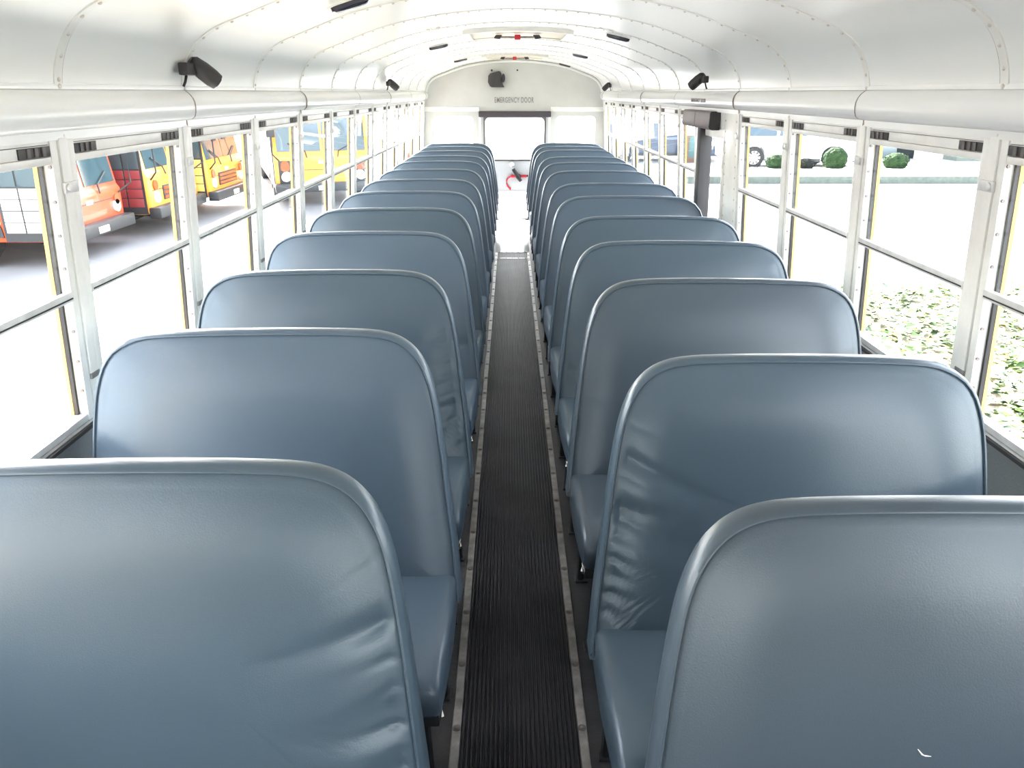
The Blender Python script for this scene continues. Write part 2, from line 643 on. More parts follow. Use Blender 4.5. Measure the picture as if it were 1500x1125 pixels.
# right-hand emergency side door between the fourth post and the short window
door2 = empty('door_2')
tag(door2, 'glazed emergency side door in right wall', kind='structure')
WR(MB(), 4.05, 4.285, .742, 1.44, -.006, .05).build('jamb_panel', 'frame_white', door2, bevel=.004)
mm = MB()
for k in range(12):
    z = 1.40 - .055 * k
    mm.disc((wallX(z) - .006, 4.270, z), (-1, 0, 0), .005, .003, 6)
    mm.disc((wallX(z) - .006, 4.062, z), (-1, 0, 0), .005, .003, 6)
o = mm.build('rivets', 'rivet', door2)
o['kind'] = 'stuff'
WR(MB(), 4.285, 4.31, .04, 1.40, -.004, .05).build('frame_stile', 'frame_white', door2)
WR(MB(), 4.31, 4.80, 1.30, 1.44, .012, .05).build('door_top', 'frame_white', door2)
WR(MB(), 4.31, 4.80, .04, .46, .012, .05).build('door_panel', 'door_grey', door2)
WR(MB(), 4.79, 4.875, .04, 1.44, -.012, .06).build('door_edge', 'black_rubber', door2, bevel=.004)
WR(MB(), 4.875, 4.93, .04, 1.44, -.006, .06).build('frame_stile', 'alu', door2, bevel=.003)
WR(MB(), 4.31, 4.79, .45, 1.31, .028, .032).build('pane', 'pane_glass', door2)
WR(MB(), 4.27, 4.95, -.02, .045, 0, .06).build('threshold', 'alu', door2)
# padded bar over that door
pad = empty('header_pad', (1.075, 4.80, 1.392))
tag(pad, 'brown vinyl head pad above the right emergency side door', 'pad')
m = MB()
pp = [(.03, .047), (-.018, .047), (-.027, .038), (-.029, -.030), (-.022, -.043), (-.010, -.047), (.03, -.047)]
m.loft([[(x, -.345, z) for x, z in pp], [(x, -.335, z * 1.02) for x, z in pp], [(x, .33, z * 1.02) for x, z in pp], [(x, .34, z) for x, z in pp]])
m.build('cushion', 'pad_brown', pad, smooth=True, sharp=35)
m = MB()
m.loft([[(x * 1.02, -.36, z * 1.04) for x, z in pp], [(x * 1.02, -.343, z * 1.04) for x, z in pp]])
m.build('end_cap', 'black_plastic', pad, bevel=.003)
m = MB()
m.loft([[(x * 1.03, .0, z * 1.03) for x, z in pp], [(x * 1.03, .006, z * 1.03) for x, z in pp]])
m.build('seam', 'pad_brown', pad)

# floor
m = MB()
m.box(-1.165, 1.165, YF, YB + .06, -.05, 0)
floor = m.build('floor', 'floor_dark')
tag(floor, 'dark rubber bus floor beneath the seats', kind='structure')
MB().box(-1.1, 1.1, YF, YB, -.35, -.06).build('chassis', 'bumper_black', floor)
m = MB()
m.box(-.200, .148, 7.80, YB - .03, 0.0005, .006)
pl = m.build('floor_glare_plate', 'plate_glare', floor, bevel=.001)  # pale colour paints in the daylight blown out on this floor
tag(pl, 'smooth floor before rear door, daylight glare painted pale')

# ribbed aisle runner
mat_o = empty('aisle_runner', (-.027, 0, 0))
tag(mat_o, 'black ribbed rubber runner along the aisle floor', 'mat')
m = MB()
nr = 25
wd = .296
ring = []
for k in range(nr):
    x0 = -wd / 2 + wd * k / nr
    d = wd / nr
    ring += [(x0, .004), (x0 + d * .16, .0105), (x0 + d * .56, .0105), (x0 + d * .72, .004)]
ring += [(wd / 2, .004), (wd / 2, .0005), (-wd / 2, .0005)]
m.loft([[(x, -1.2, z) for x, z in ring], [(x, 7.50, z) for x, z in ring]])
m.build('ribbed_mat', 'mat_rubber', mat_o)
m = MB()
m.loft([[(x, 7.505, z) for x, z in ring], [(x, 7.80, z) for x, z in ring]])
m.build('ribbed_mat', 'mat_rubber', mat_o)
m = MB()
m.box(-.17, .17, 7.47, 7.50, .0095, .0115)
cs = m.build('cross_strip', 'strip_metal', mat_o, bevel=.001)
for x in (-.13, -.06, 0, .06, .13):
    mm = MB()
    mm.disc((x, 7.485, .0115), (0, 0, 1), .007, .004, 8, dome=True)
    mm.build('screw', 'screw', cs, smooth=True)
m = MB()
m.box(-.17, .17, 7.785, 7.815, .0065, .0115)
cs = m.build('cross_strip', 'strip_metal', mat_o, bevel=.001)
for x in (-.13, -.06, 0, .06, .13):
    mm = MB()
    mm.disc((x, 7.80, .0115), (0, 0, 1), .007, .004, 8, dome=True)
    mm.build('screw', 'screw', cs, smooth=True)

mm = MB()
mm.disc((0, 0, 0), (0, 0, 1), .0085, .0045, 10, dome=True)
mm.disc((0, 0, -.0005), (0, 0, 1), .011, .0015, 10)
scr = None
for nm, x0, x1, lab in (('left', -.202, -.1755, 'worn metal floor strip along left edge of the runner'),
                        ('right', .1215, .148, 'worn metal floor strip along right edge of the runner')):
    t = empty('floor_strip', ((x0 + x1) / 2, 0, 0))
    tag(t, lab, 'strip', 'metal strips beside the aisle runner')
    h = (x1 - x0) / 2
    m = MB()
    m.loft([[(-h, -1.2, .0005), (-h * .8, -1.2, .010), (h * .8, -1.2, .010), (h, -1.2, .0005)],
            [(-h, 7.78, .0005), (-h * .8, 7.78, .010), (h * .8, 7.78, .010), (h, 7.78, .0005)]])
    m.build('strip', 'strip_metal', t)
    for k in range(-5, 27):
        y = 1.524 + .235 * k
        if scr is None:
            scr = mm.build('screw', 'screw', t, smooth=True)
            scr.location = (0, y, .0102)
        else:
            c = scr.copy()
            COL.objects.link(c)
            c.parent = t
            c.location = (0, y, .0102)

# rear wall
YR = YB
m = MB()
m.plate(-1.16, -.425, 0, 1.32, -1.0, -.50, .78, 1.265, .05, YR, YR + .05)
m.plate(.445, 1.16, 0, 1.32, .515, 1.01, .78, 1.265, .05, YR, YR + .05)
poly = [(-1.16, 1.32)] + [(-1.13, 1.50)] + [(p[0] * 1.0, p[1] + .01) for p in A0] + [(1.13, 1.50), (1.16, 1.32)]
m.prism(poly, 'y', YR, YR + .05)
wall_b = m.build('wall_back', 'rear_white')
tag(wall_b, 'white rear wall of the bus above the emergency door', kind='structure')
# cornice along the arch
pa = [(p[0], p[1] - .012) for p in arch(0.010)]
m = MB()
m.tube([(p[0], YR - .010, p[1]) for p in pa], .014, 8)
m.build('arch_trim', 'ceiling_white', wall_b, smooth=True)
m = MB()
m.box(-1.10, -.43, YR - .012, YR, 1.318, 1.372)
m.build('header_strip', 'frame_white', wall_b, bevel=.004)
m = MB()
m.box(.45, 1.10, YR - .012, YR, 1.318, 1.372)
m.build('header_strip', 'frame_white', wall_b, bevel=.004)
for x in (-.70, .72):
    m = MB()
    m.disc((x, YR, 1.565), (0, -1, 0), .135, .003, 28)
    d = m.build('speaker_cover', 'rear_white', wall_b)
    for k in range(10):
        a = 2 * math.pi * k / 10
        mm = MB()
        mm.disc((x + .12 * math.cos(a), YR - .003, 1.565 + .12 * math.sin(a)), (0, -1, 0), .006, .003, 6)
        mm.build('rivet', 'rivet', d)


def text_obj(txt, name, size, sx, m, parent, loc, rot):
    cu = bpy.data.curves.new(name, 'FONT')
    cu.body = txt
    cu.size = size
    cu.align_x = 'CENTER'
    cu.align_y = 'CENTER'
    cu.extrude = .0006
    cu.offset = size * .014
    cu.space_character = 1.12
    cu.materials.append(MATS[m])
    o = bpy.data.objects.new(name, cu)
    COL.objects.link(o)
    o.parent = parent
    o.location = loc
    o.rotation_euler = rot
    o.scale = (sx, 1, 1)
    return o


text_obj('EMERGENCY DOOR', 'lettering', .088, .56, 'letter_grey', wall_b, (0, YR - .002, 1.447), (R(90), 0, 0))
text_obj('EMERGENCY DOOR', 'lettering', .030, 1.25, 'letter_grey', wall_r, (1.048, 4.76, 1.494), (R(90), 0, R(-90)))
for n_, x0, x1 in ((1, -1.0, -.5), (2, .515, 1.01)):
    WIN_N[0] += 1
    wr = empty('window_%d' % WIN_N[0])
    tag(wr, 'fixed rear window left of the emergency door' if n_ == 1 else 'fixed rear window right of the emergency door', kind='structure')
    m = MB()
    m.plate(x0 - .004, x1 + .004, .776, 1.269, x0 + .004, x1 - .004, .784, 1.261, .045, YR + .004, YR + .02)
    m.build('gasket', 'letter_grey', wr)
    MB().box(x0, x1, YR + .022, YR + .026, .78, 1.265).build('pane', 'pane_glass', wr)

# rear emergency door
door1 = empty('door_1')
tag(door1, 'rear emergency door with upper and lower glass', kind='structure')
m = MB()
m.plate(-.425, .445, .56, 1.32, -.362, .379, .745, 1.252, .05, YR + .004, YR + .045)
m.plate(-.425, .445, 0, .56, -.33, .35, .03, .353, .03, YR + .004, YR + .045)
m.build('door_panel', 'door_grey', door1)
m = MB()
m.plate(-.378, .397, .730, 1.268, -.355, .372, .752, 1.245, .05, YR - .004, YR + .01)
m.build('window_gasket', 'latch_slot', door1)
MB().box(-.365, .382, YR + .022, YR + .026, .742, 1.255).build('pane', 'pane_glass', door1)
MB().box(-.335, .355, YR + .022, YR + .026, .028, .356).build('pane', 'pane_glass', door1)
m = MB()
m.plate(-.345, .365, .018, .366, -.325, .345, .036, .348, .03, YR - .003, YR + .01)
m.build('lower_gasket', 'alu', door1)
m = MB()
m.box(-.435, .455, YR - .05, YR + .004, 1.253, 1.322)
m.build('head_pad', 'pad_dark', door1, bevel=.012, seg=3)
for x0, x1 in ((-.437, -.408), (.422, .452)):
    m = MB()
    m.box(x0, x1, YR - .012, YR + .004, 0, 1.26)
    m.build('door_frame', 'frame_white', door1, bevel=.003)
m = MB()
m.box(-.09, .07, YR - .03, YR, .735, .755)
m.build('catch', 'latch_slot', door1, bevel=.004)
m = MB()
m.box(-.435, .455, YR - .012, YR + .01, 0.0, .012)
m.build('threshold', 'latch_slot', door1)
h = MB().tube([(-.012, YR - .045, .640), (.05, YR - .05, .545), (.085, YR - .045, .490)], [.022, .028, .020], 10).build('latch_lever', 'black_plastic', door1, smooth=True)
m = MB()
m.disc((-.030, YR - .02, .690), (0, -1, 0), .034, .022, 14, dome=True)
m.build('knob', 'lamp_clear', h, smooth=True)
m = MB()
m.disc((.055, YR, .545), (0, -1, 0), .034, .04, 12)
m.build('pivot', 'black_plastic', h, smooth=True)
m = MB()
m.box(-.04, .16, YR - .02, YR - .004, .533, .565)
rl = m.build('release_bar', 'red_paint', door1, bevel=.005)
MB().box(.16, .235, YR - .026, YR - .006, .540, .565).build('grip', 'black_plastic', rl, bevel=.005)
pts = [(-.04, .545), (-.075, .525), (-.092, .49), (-.092, .455), (-.078, .425), (-.058, .40)]
for a, b in zip(pts, pts[1:]):
    pass
MB().tube([(x, YR - .002, z) for x, z in pts], .010, 6).build('arrow', 'red_paint', door1)
m = MB()
m.prism([(-.095, .43), (-.035, .405), (-.045, .37)], 'y', YR - .003, YR + .003)
m.build('arrow_tip', 'red_paint', door1)

# dark camera housing above the rear door
cb = empty('camera_housing', (-.215, YR, 1.68))
tag(cb, 'black boxy housing mounted on rear wall above emergency lettering', 'camera')
m = MB()
bp_ = [(-.10, -.03), (-.075, -.075), (-.055, -.085), (.10, -.085), (.075, -.045), (.055, -.005), (.05, .04), (.058, .075), (.045, .092), (.03, .095), (-.07, .072), (-.095, .045)]
m.prism(bp_, 'y', -.11, 0)
m.build('housing', 'black_plastic', cb, bevel=.006)
m = MB()
m.loft([[(.085 + .022 * math.cos(2 * math.pi * k / 14), yy, .018 + .05 * math.sin(2 * math.pi * k / 14)) for k in range(14)] for yy in (0, -.08)])
m.build('lens', 'lens_dark', cb, smooth=True)
m = MB()
m.disc((-.055, 0, .106), (0, -1, 0), .013, .012, 8)
m.build('fixing', 'black_plastic', cb)
m = MB()
m.disc((.255, 0, .108), (0, -1, 0), .011, .010, 8)
m.build('fixing', 'black_plastic', cb)

# front end of the bus behind the viewpoint
m = MB()
m.box(-1.165, 1.165, YF - .05, YF, 0, .85)
m.prism([(-1.13, 1.46)] + [(p[0], p[1] + .01) for p in A0] + [(1.13, 1.46)], 'y', YF - .05, YF)
m.box(-1.165, -1.05, YF - .05, YF, .85, 1.5)
m.box(1.05, 1.165, YF - .05, YF, .85, 1.5)
m.box(-.04, .04, YF - .05, YF, .85, 1.5)
wf = m.build('wall_front', 'wall_grey')
tag(wf, 'front bulkhead of the bus with windscreen opening', kind='structure')
MB().box(-1.06, 1.06, YF - .03, YF - .026, .85, 1.47).build('windscreen', 'pane_glass', wf)


# ------------------------------------------------------------------ ceiling fittings
def zc(x):
    x = abs(x)
    for i in range(len(CX) - 1):
        if CX[i] <= x <= CX[i + 1]:
            t = (x - CX[i]) / (CX[i + 1] - CX[i])
            return CZ[i] + t * (CZ[i + 1] - CZ[i])
    return CZ[-1]


def slope(x):
    e = .02
    return math.atan2(zc(x + e) - zc(x - e), 2 * e)


for (x, y, lab) in ((-.62, 3.02, 'dark lens dome light on left ceiling, nearest of three'),
                    (-.565, 6.0, 'dark lens dome light on left ceiling, middle of three'),
                    (-.56, 8.53, 'dark lens dome light on left ceiling, farthest of three'),
                    (.587, 4.92, 'dark lens dome light on right ceiling beside front hatch'),
                    (.58, 7.42, 'dark lens dome light on right ceiling between the hatches'),
                    (.60, 9.76, 'dark lens dome light on right ceiling at rear wall')):
    t = empty('dome_light', (x, y, zc(x)))
    t.rotation_euler = (0, -slope(x), 0)
    tag(t, lab, 'light', 'dome lights along the ceiling')
    m = MB()
    for sc, z0, z1 in ((1.0, -.006, .002),):
        ring = [(.082 * math.copysign(abs(math.cos(2 * math.pi * k / 24)) ** .6, math.cos(2 * math.pi * k / 24)),
                 .045 * math.copysign(abs(math.sin(2 * math.pi * k / 24)) ** .6, math.sin(2 * math.pi * k / 24))) for k in range(24)]
        m.loft([[(a, b, z1) for a, b in ring], [(a, b, z0) for a, b in ring]])
    m.build('bezel', 'rib_white', t)
    m = MB()
    m.loft([[(a * .86, b * .82, -.006) for a, b in ring], [(a * .84, b * .80, -.019) for a, b in ring], [(a * .7, b * .6, -.024) for a, b in ring]])
    m.build('lens', 'lens_dark', t, smooth=True, sharp=50)

for (y, lab) in ((5.46, 'cream roof escape hatch with red handle, nearer of two'), (8.78, 'cream roof escape hatch with red handle, nearer rear door')):
    t = empty('roof_hatch', (0, y, 1.905))
    tag(t, lab, 'hatch', 'roof hatches')
    def bowx(x0, x1, n=8):
        return [x0 + (x1 - x0) * i / n for i in range(n + 1)]
    xs = bowx(-.30, .30, 10)
    m = MB()
    m.loft([[(x, -.29, zc(x) - 1.905 - .016) for x in xs] + [(x, -.29, zc(x) - 1.905 - .001) for x in xs[::-1]],
            [(x, .29, zc(x) - 1.905 - .016) for x in xs] + [(x, .29, zc(x) - 1.905 - .001) for x in xs[::-1]]])
    m.build('hatch_lid', 'hatch_cream', t)
    xs2 = bowx(-.34, .34, 10)
    for ya, yb in ((-.33, -.29), (.29, .33)):
        m = MB()
        m.loft([[(x, ya, zc(x) - 1.905 - .022) for x in xs2] + [(x, ya, zc(x) - 1.905) for x in xs2[::-1]],
                [(x, yb, zc(x) - 1.905 - .022) for x in xs2] + [(x, yb, zc(x) - 1.905) for x in xs2[::-1]]])
        m.build('hatch_frame', 'rib_white', t)
    for sx in (-1, 1):
        m = MB()
        a, b = sorted((sx * .30, sx * .34))
        m.box(a, b, -.29, .29, zc(.32) - 1.905 - .022, zc(.32) - 1.905)
        m.build('hatch_frame', 'rib_white', t)
        m = MB()
        m.prism([(sx * .100, -.018), (sx * .140, -.018), (sx * .155, -.036), (sx * .115, -.042)], 'y', -.03, .03)
        m.build('latch', 'black_plastic', t, bevel=.004)
    MB().tube([(-.12, 0, -.030), (.12, 0, -.030)], .006, 6).build('cross_bar', 'seam_dirt', t)
    MB().box(-.020, .020, -.03, .03, -.046, -.016).build('handle', 'red_paint', t, bevel=.005)

for (x, y, lab) in ((-.475, 4.65, 'small grey fixing plate on left ceiling, nearer of two'), (-.475, 5.46, 'small grey fixing plate on left ceiling, farther of two'),
                    (.485, 4.67, 'small grey fixing plate on right ceiling, nearer of two'), (.485, 5.46, 'small grey fixing plate on right ceiling, farther of two')):
    t = empty('ceiling_plate', (x, y, zc(x)))
    t.rotation_euler = (0, -slope(x), 0)
    tag(t, lab, 'plate', 'fixing plates beside the front hatch')
    MB().box(-.045, .045, -.016, .016, -.004, .001).build('plate', 'rib_white', t, bevel=.001)
    for sx in (-.028, .028):
        m = MB()
        m.disc((sx, 0, -.004), (0, 0, -1), .011, .004, 8)
        m.build('screw', 'rivet', t)


# black spot cameras on the cove
def spot(loc, s, lab):
    t = empty('wall_camera', loc)
    tag(t, lab, 'camera', 'black cameras on the cove')
    k = -s                                     # inward direction
    m = MB()
    m.box(min(0, k * .030), max(0, k * .030), -.075, .0, -.018, .018)
    m.build('mount', 'black_plastic', t, bevel=.006)
    p0 = Vector((k * .018, .005, .018))
    p1 = Vector((k * .060, .035, -.024))
    d = (p1 - p0)
    ax = d.normalized()
    MB().tube([p0 - ax * .012, p0, p0 + d * .5, p1, p1 + ax * .02], [.014, .024, .028, .028, .025], 14).build('head', 'black_plastic', t, smooth=True, sharp=45)
    MB().tube([p1 + ax * .018, p1 + ax * .024], [.021, .016], 12).build('lens', 'lens_dark', t, smooth=True)
    MB().tube([(k * .012, -.045, -.018), (k * .008, -.05, -.036), (k * .002, -.054, -.050)], .004, 6).build('cable', 'black_rubber', t, smooth=True)
    return t


spot((-1.050, 2.565, 1.606), -1, 'black wall camera on left cove, nearer of the two on that side')
spot((-1.050, 6.70, 1.604), -1, 'black wall camera on left cove, farther of the two on that side')
spot((1.050, 4.62, 1.606), 1, 'black wall camera on right cove above the side door')
spot((1.050, 8.95, 1.604), 1, 'black wall camera on right cove beside the rear wall')


# ------------------------------------------------------------------ seats
OUT = [(0.000, .345), (.003, .40), (.010, .48), (.022, .58), (.034, .68), (.046, .77), (.060, .85), (.076, .90), (.098, .938), (.132, .969), (.180, .987),
       (.25, .993), (.40, .995), (.60, .993)]
OUTW = [(.16, .988), (.115, .979), (.067, .955), (.042, .925), (.026, .888), (.012, .823), (.004, .70), (.0, .55), (.0, .345)]   # distance from wall edge


def outline(w_, dense):
    pts = OUT + [(w_ - a, z) for a, z in OUTW]
    for _ in range(2):
        q = [pts[0]]
        for a, b in zip(pts, pts[1:]):
            q.append((a[0] * .75 + b[0] * .25, a[1] * .75 + b[1] * .25))
            q.append((a[0] * .25 + b[0] * .75, a[1] * .25 + b[1] * .75))
        q.append(pts[-1])
        pts = q
    fine = [pts[0]]
    for a, b in zip(pts, pts[1:]):
        k = max(1, int(math.hypot(b[0] - a[0], b[1] - a[1]) / .003))
        fine += [(a[0] + (b[0] - a[0]) * j / k, a[1] + (b[1] - a[1]) * j / k) for j in range(1, k + 1)]
    pts = fine
    out = [pts[0]]
    acc = 0
    for a, b in zip(pts, pts[1:]):
        L = math.hypot(b[0] - a[0], b[1] - a[1])
        step = ((.0055 if dense > 1 else .010) if dense else .022) if a[0] < .2 else (.022 if dense else .045)
        acc += L
        if acc >= step:
            out.append(b)
            acc = 0
    if out[-1] != pts[-1]:
        out.append(pts[-1])
    # rounded bottom edge
    n = 16
    for i in range(1, n):
        t = i / n
        out.append((w_ * (1 - t), .345))
    return out


def backrest(w_, seed, wrinkle, dense):
    rnd = random.Random(seed)
    o = outline(w_, dense)
    N = len(o)
    nrm = []
    for i in range(N):
        a, b = o[i - 1], o[(i + 1) % N]
        t = Vector((b[0] - a[0], b[1] - a[1]))
        t.normalize()
        nrm.append(Vector((t.y, -t.x)))
    cr = []
    if wrinkle:
        z = .46
        while z < .93:
            z += rnd.uniform(.020, .040) if z < .74 else rnd.uniform(.035, .065)
            k_ = 1.0 if z < .74 else .55
            cr.append((z, rnd.uniform(.003, .008) * wrinkle * k_, rnd.uniform(.0050, .008), rnd.uniform(.045, .11), rnd.uniform(-.75, -.3)))
        for q in range(4):
            cr.append((rnd.uniform(.5, .85), rnd.uniform(.004, .008) * wrinkle, .02, rnd.uniform(.12, .3), rnd.uniform(-.5, -.1)))
    crw = [(rnd.uniform(.5, .9), rnd.uniform(.003, .006), .016, rnd.uniform(.08, .2), rnd.uniform(-.4, .1)) for _ in range(4)]
    soft = [(rnd.uniform(.1, .8), rnd.uniform(.5, .9), rnd.uniform(-.004, .004), rnd.uniform(.08, .16)) for _ in range(5)]

    def disp(x, z, t):
        d = 0.0
        e = min(1, t / .05)
        for (z0, A, sg, ln, tl) in cr:
            u = (z - z0 - tl * x) / sg
            if abs(u) < 3:
                d += A * math.exp(-u * u) * math.exp(-(x / ln) ** 2) * e
        xw = w_ - x
        for (z0, A, sg, ln, tl) in crw:
            u = (z - z0 - tl * xw) / sg
            if abs(u) < 3:
                d += A * math.exp(-u * u) * math.exp(-(xw / ln) ** 2) * e
        for (sx, sz, A, r) in soft:
            d += A * math.exp(-((x - sx) ** 2 + (z - sz) ** 2) / r ** 2) * e
        return d

    def fy(z):
        return -(.99 - z) * .29

    def thick(z):
        return .036 + (.99 - z) * .060

    rings = []
    # back face to front, outer rings
    for ins, fr in ((.20, 1.0), (.03, 1.0), (.008, .985), (.0015, .90), (0.0, .65), (0.0, .35), (.0012, .12), (.0035, .03)):
        rg = []
        for p, n_ in zip(o, nrm):
            if ins > .1:
                x = p[0] + (min(max(p[0], .3), w_ - .3) - p[0]) * .8
                z = p[1] + (.67 - p[1]) * .6
            else:
                x, z = p[0] + n_.x * ins, p[1] + n_.y * ins
            rg.append((x, fy(z) + thick(z) * fr, z))
        rings.append(rg)
    # piping and groove
    for ins, dy in ((.0055, -.0035), (.009, -.0035), (.0115, .0015), (.016, -.0012)):
        rg = []
        for p, n_ in zip(o, nrm):
            x, z = p[0] + n_.x * ins, p[1] + n_.y * ins
            rg.append((x, fy(z) + dy, z))
        rings.append(rg)
    ts = (.05, .075, .105, .14, .18, .225, .28, .34, .42, .52, .65, .80, .96) if dense else (.06, .11, .18, .28, .45, .70, .96)
    for t in ts:
        rg = []
        for p, n_ in zip(o, nrm):
            x0, z0 = p[0] + n_.x * .016, p[1] + n_.y * .016
            qx = min(max(p[0], .30), w_ - .30)
            qz = min(max(p[1], .62), .70)
            x = x0 + (qx - x0) * t
            z = z0 + (qz - z0) * t
            b = -.017 * (1 - (1 - min(1, t * 2.2)) ** 2)
            rg.append((x, fy(z) + b + disp(x, z, t), z))
        rings.append(rg)
    m = MB()
    m.loft(rings)
    return m


def cushion(w_, seed):
    rnd = random.Random(seed + 99)
    nx, ny = 22, 12
    d = .375

    def sm(u, r):
        return 0 if u > r else (1 - u / r)
    m = MB()
    top, bot = [], []
    rows = []
    us = [i / nx for i in range(nx + 1)]
    # closed cross-section rings along x
    prof = []
    zt, zb, r = .434, .305, .035
    # section in (y,z): y from -d (front) to 0 (back)
    def section(f, lift):
        """f: 0..1 size factor near the ends"""
        pts = []
        zz = zb + (zt - zb) * .5
        hgt = (zt - zb) * .5
        raw = [(0.0, zt - .004), (-.05, zt), (-.14, zt + .006), (-.23, zt + .005), (-.30, zt - .002), (-.345, zt - .014), (-.368, zt - .034),
               (-d, zt - .062), (-.372, zb + .030), (-.355, zb + .008), (-.30, zb), (-.15, zb), (0.0, zb)]
        for y, z in raw:
            pts.append((y * (1 - .03 * (1 - f)) - 0.004 * (1 - f), zz + (z - zz) * f))
        return pts
    rings = []
    for x, f in ((0.000, .70), (.003, .82), (.010, .93), (.024, .985), (.05, 1.0), (.15, 1.01), (w_ * .35, 1.03), (w_ * .65, 1.03), (w_ - .15, 1.01),
                 (w_ - .05, 1.0), (w_ - .02, .98), (w_ - .006, .9), (w_, .75)):
        rings.append([(x + (.012 * max(0, (-y - .2) / .175) if x < .1 else 0), y, z) for y, z in section(f, 0)])
    m.loft(rings)
    return m


SEATS = []


def make_seat(s, xa, w_, yt, seed, wr, vin, dense, label, group, proto=None):
    """s=-1 left of aisle, +1 right. xa: aisle edge x, yt: y of the top back edge of the backrest."""
    if proto is not None:
        root = copy_tree(proto)
        root.location = (xa, yt, 0)
    else:
        root = empty('passenger_bench', (xa, yt, 0))
        fl = -1 if s < 0 else 1

        def flip(m):
            if fl < 0:
                m.v = [(-p[0], p[1], p[2]) for p in m.v]
            return m

        b = backrest(w_, seed, wr, dense)
        b.v = [(p[0], p[1] - .036, p[2] + .011) for p in b.v]
        flip(b).build('backrest', vin, root, smooth=True, sharp=60)
        yj = -.036 - (.99 - .43) * .29
        c = cushion(w_ - .012, seed)
        c.v = [(p[0] + .012, p[1] + yj + .006, p[2]) for p in c.v]
        flip(c).build('seat_cushion', vin, root, smooth=True, sharp=55)
        m = MB()
        m.box(.03, w_ - .03, yj - .33, yj + .07, .270, .306)
        flip(m).build('seat_frame', 'seat_frame_black', root, bevel=.004)
        for yy in (yj - .29, yj + .05):
            m = MB()
            m.tube([(.07, yy, .285), (.062, yy, .06), (.06, yy, .006)], .0135, 8)
            m.box(.042, .084, yy - .02, yy + .02, .0, .006)
            flip(m).build('leg', 'seat_frame_black', root, smooth=True)
        m = MB()
        m.box(w_ - .03, w_ + .03, yj - .30, yj + .06, .272, .300)
        flip(m).build('wall_bracket', 'seat_frame_black', root)
        m = MB()
        m.tube([(.030, yj - .30, .302), (.026, yj - .315, .288), (.032, yj - .30, .272)], .006, 6)
        flip(m).build('cushion_clip', 'chrome', root, smooth=True)
    tag(root, label, 'bench', group)
    return root


YL_ = [1.085, 1.796, 2.454, 3.184, 3.871, 4.56, 5.22, 5.93, 6.64, 7.22, 7.85, 8.46, 9.00]
YR_ = [.962, 1.594, 2.328, 2.968, 3.604, 4.34, 4.978, 5.80, 6.50, 7.09, 7.95, 8.48, 9.03]
WRK_L = [1.0, 0.12, 1.0, .5, .5, .5, .9, .5, .4, .5, .3, .3, .3]
WRK_R = [0.0, 1.1, 0.15, .5, .25, .3, .3, .4, .3, .3, .3, .3, .3]
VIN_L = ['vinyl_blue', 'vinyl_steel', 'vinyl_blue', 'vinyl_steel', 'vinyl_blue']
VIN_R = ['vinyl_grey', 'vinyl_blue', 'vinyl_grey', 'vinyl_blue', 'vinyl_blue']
protoL = protoR = None
LOOK_L = {0: 'with wrinkled aisle edge, nearest the viewer', 1: 'smooth, behind the nearest left seat'}
LOOK_R = {0: 'smooth greyish with a white scuff, nearest the viewer', 1: 'with strongly wrinkled aisle edge, behind the nearest right seat'}
for i in range(13):
    dense = 2 if i < 3 else (1 if i < 5 else 0)
    ll = '%s blue-grey vinyl bench seat from the front, left of the aisle' % ORD[i]
    rl_ = '%s blue-grey vinyl bench seat from the front, right of the aisle' % ORD[i]
    pl_ = protoL if i > 7 else None
    pr_ = protoR if i > 7 else None
    a = make_seat(-1, -.172, .902, YL_[i], 10 + i, WRK_L[i], (VIN_L + ['vinyl_steel'])[min(i, 5)], dense, ll, 'bench seats left of the aisle', pl_)  # benches past the fifth: paler vinyl paints in the window glare
    b = make_seat(1, .126, (.877 if i < 2 else .918), YR_[i], 50 + i, WRK_R[i], (VIN_R + ['vinyl_steel'])[min(i, 5)], dense, rl_, 'bench seats right of the aisle', pr_)  # right side too: glare put into the rear vinyl colour
    SEATS.append((a, b))
    if i == 7:
        protoL, protoR = a, b
# white scuff on the nearest right seat
m = MB()
m.tube([(.394, 0, .681), (.400, 0, .674), (.404, 0, .672)], [.0006, .0013, .0006], 5)
m.tube([(.404, 0, .672), (.413, 0, .671)], [.0011, .0004], 5)
m.v = [(p[0], p[1] - .036 - (.99 - p[2]) * .29 - .0208, p[2]) for p in m.v]
o = m.build('scuff', 'bus_white', SEATS[0][1])

# ------------------------------------------------------------------ outside
GZ = -.95
m = MB()
m.add([(-120, -80, GZ), (120, -80, GZ), (120, 160, GZ), (-120, 160, GZ)], [(0, 1, 2, 3)])
g = m.build('ground', 'asphalt')
tag(g, 'sunlit asphalt yard around the bus', kind='structure')
m = MB()
m.box(5.0, 60, 23.0, 25.7, GZ, -.745)
sw = m.build('sidewalk', 'concrete')
tag(sw, 'pale concrete walk beyond the yard', kind='structure')
m = MB()
m.box(5.0, 60, 22.86, 23.0, GZ, -.75)
m.build('kerb', 'kerb', sw)
m = MB()
m.box(-3, 60, 25.7, 60, GZ - .02, GZ + .01)
lot = m.build('parking_lot', 'asphalt')
tag(lot, 'parking lot beyond the sidewalk', kind='structure')

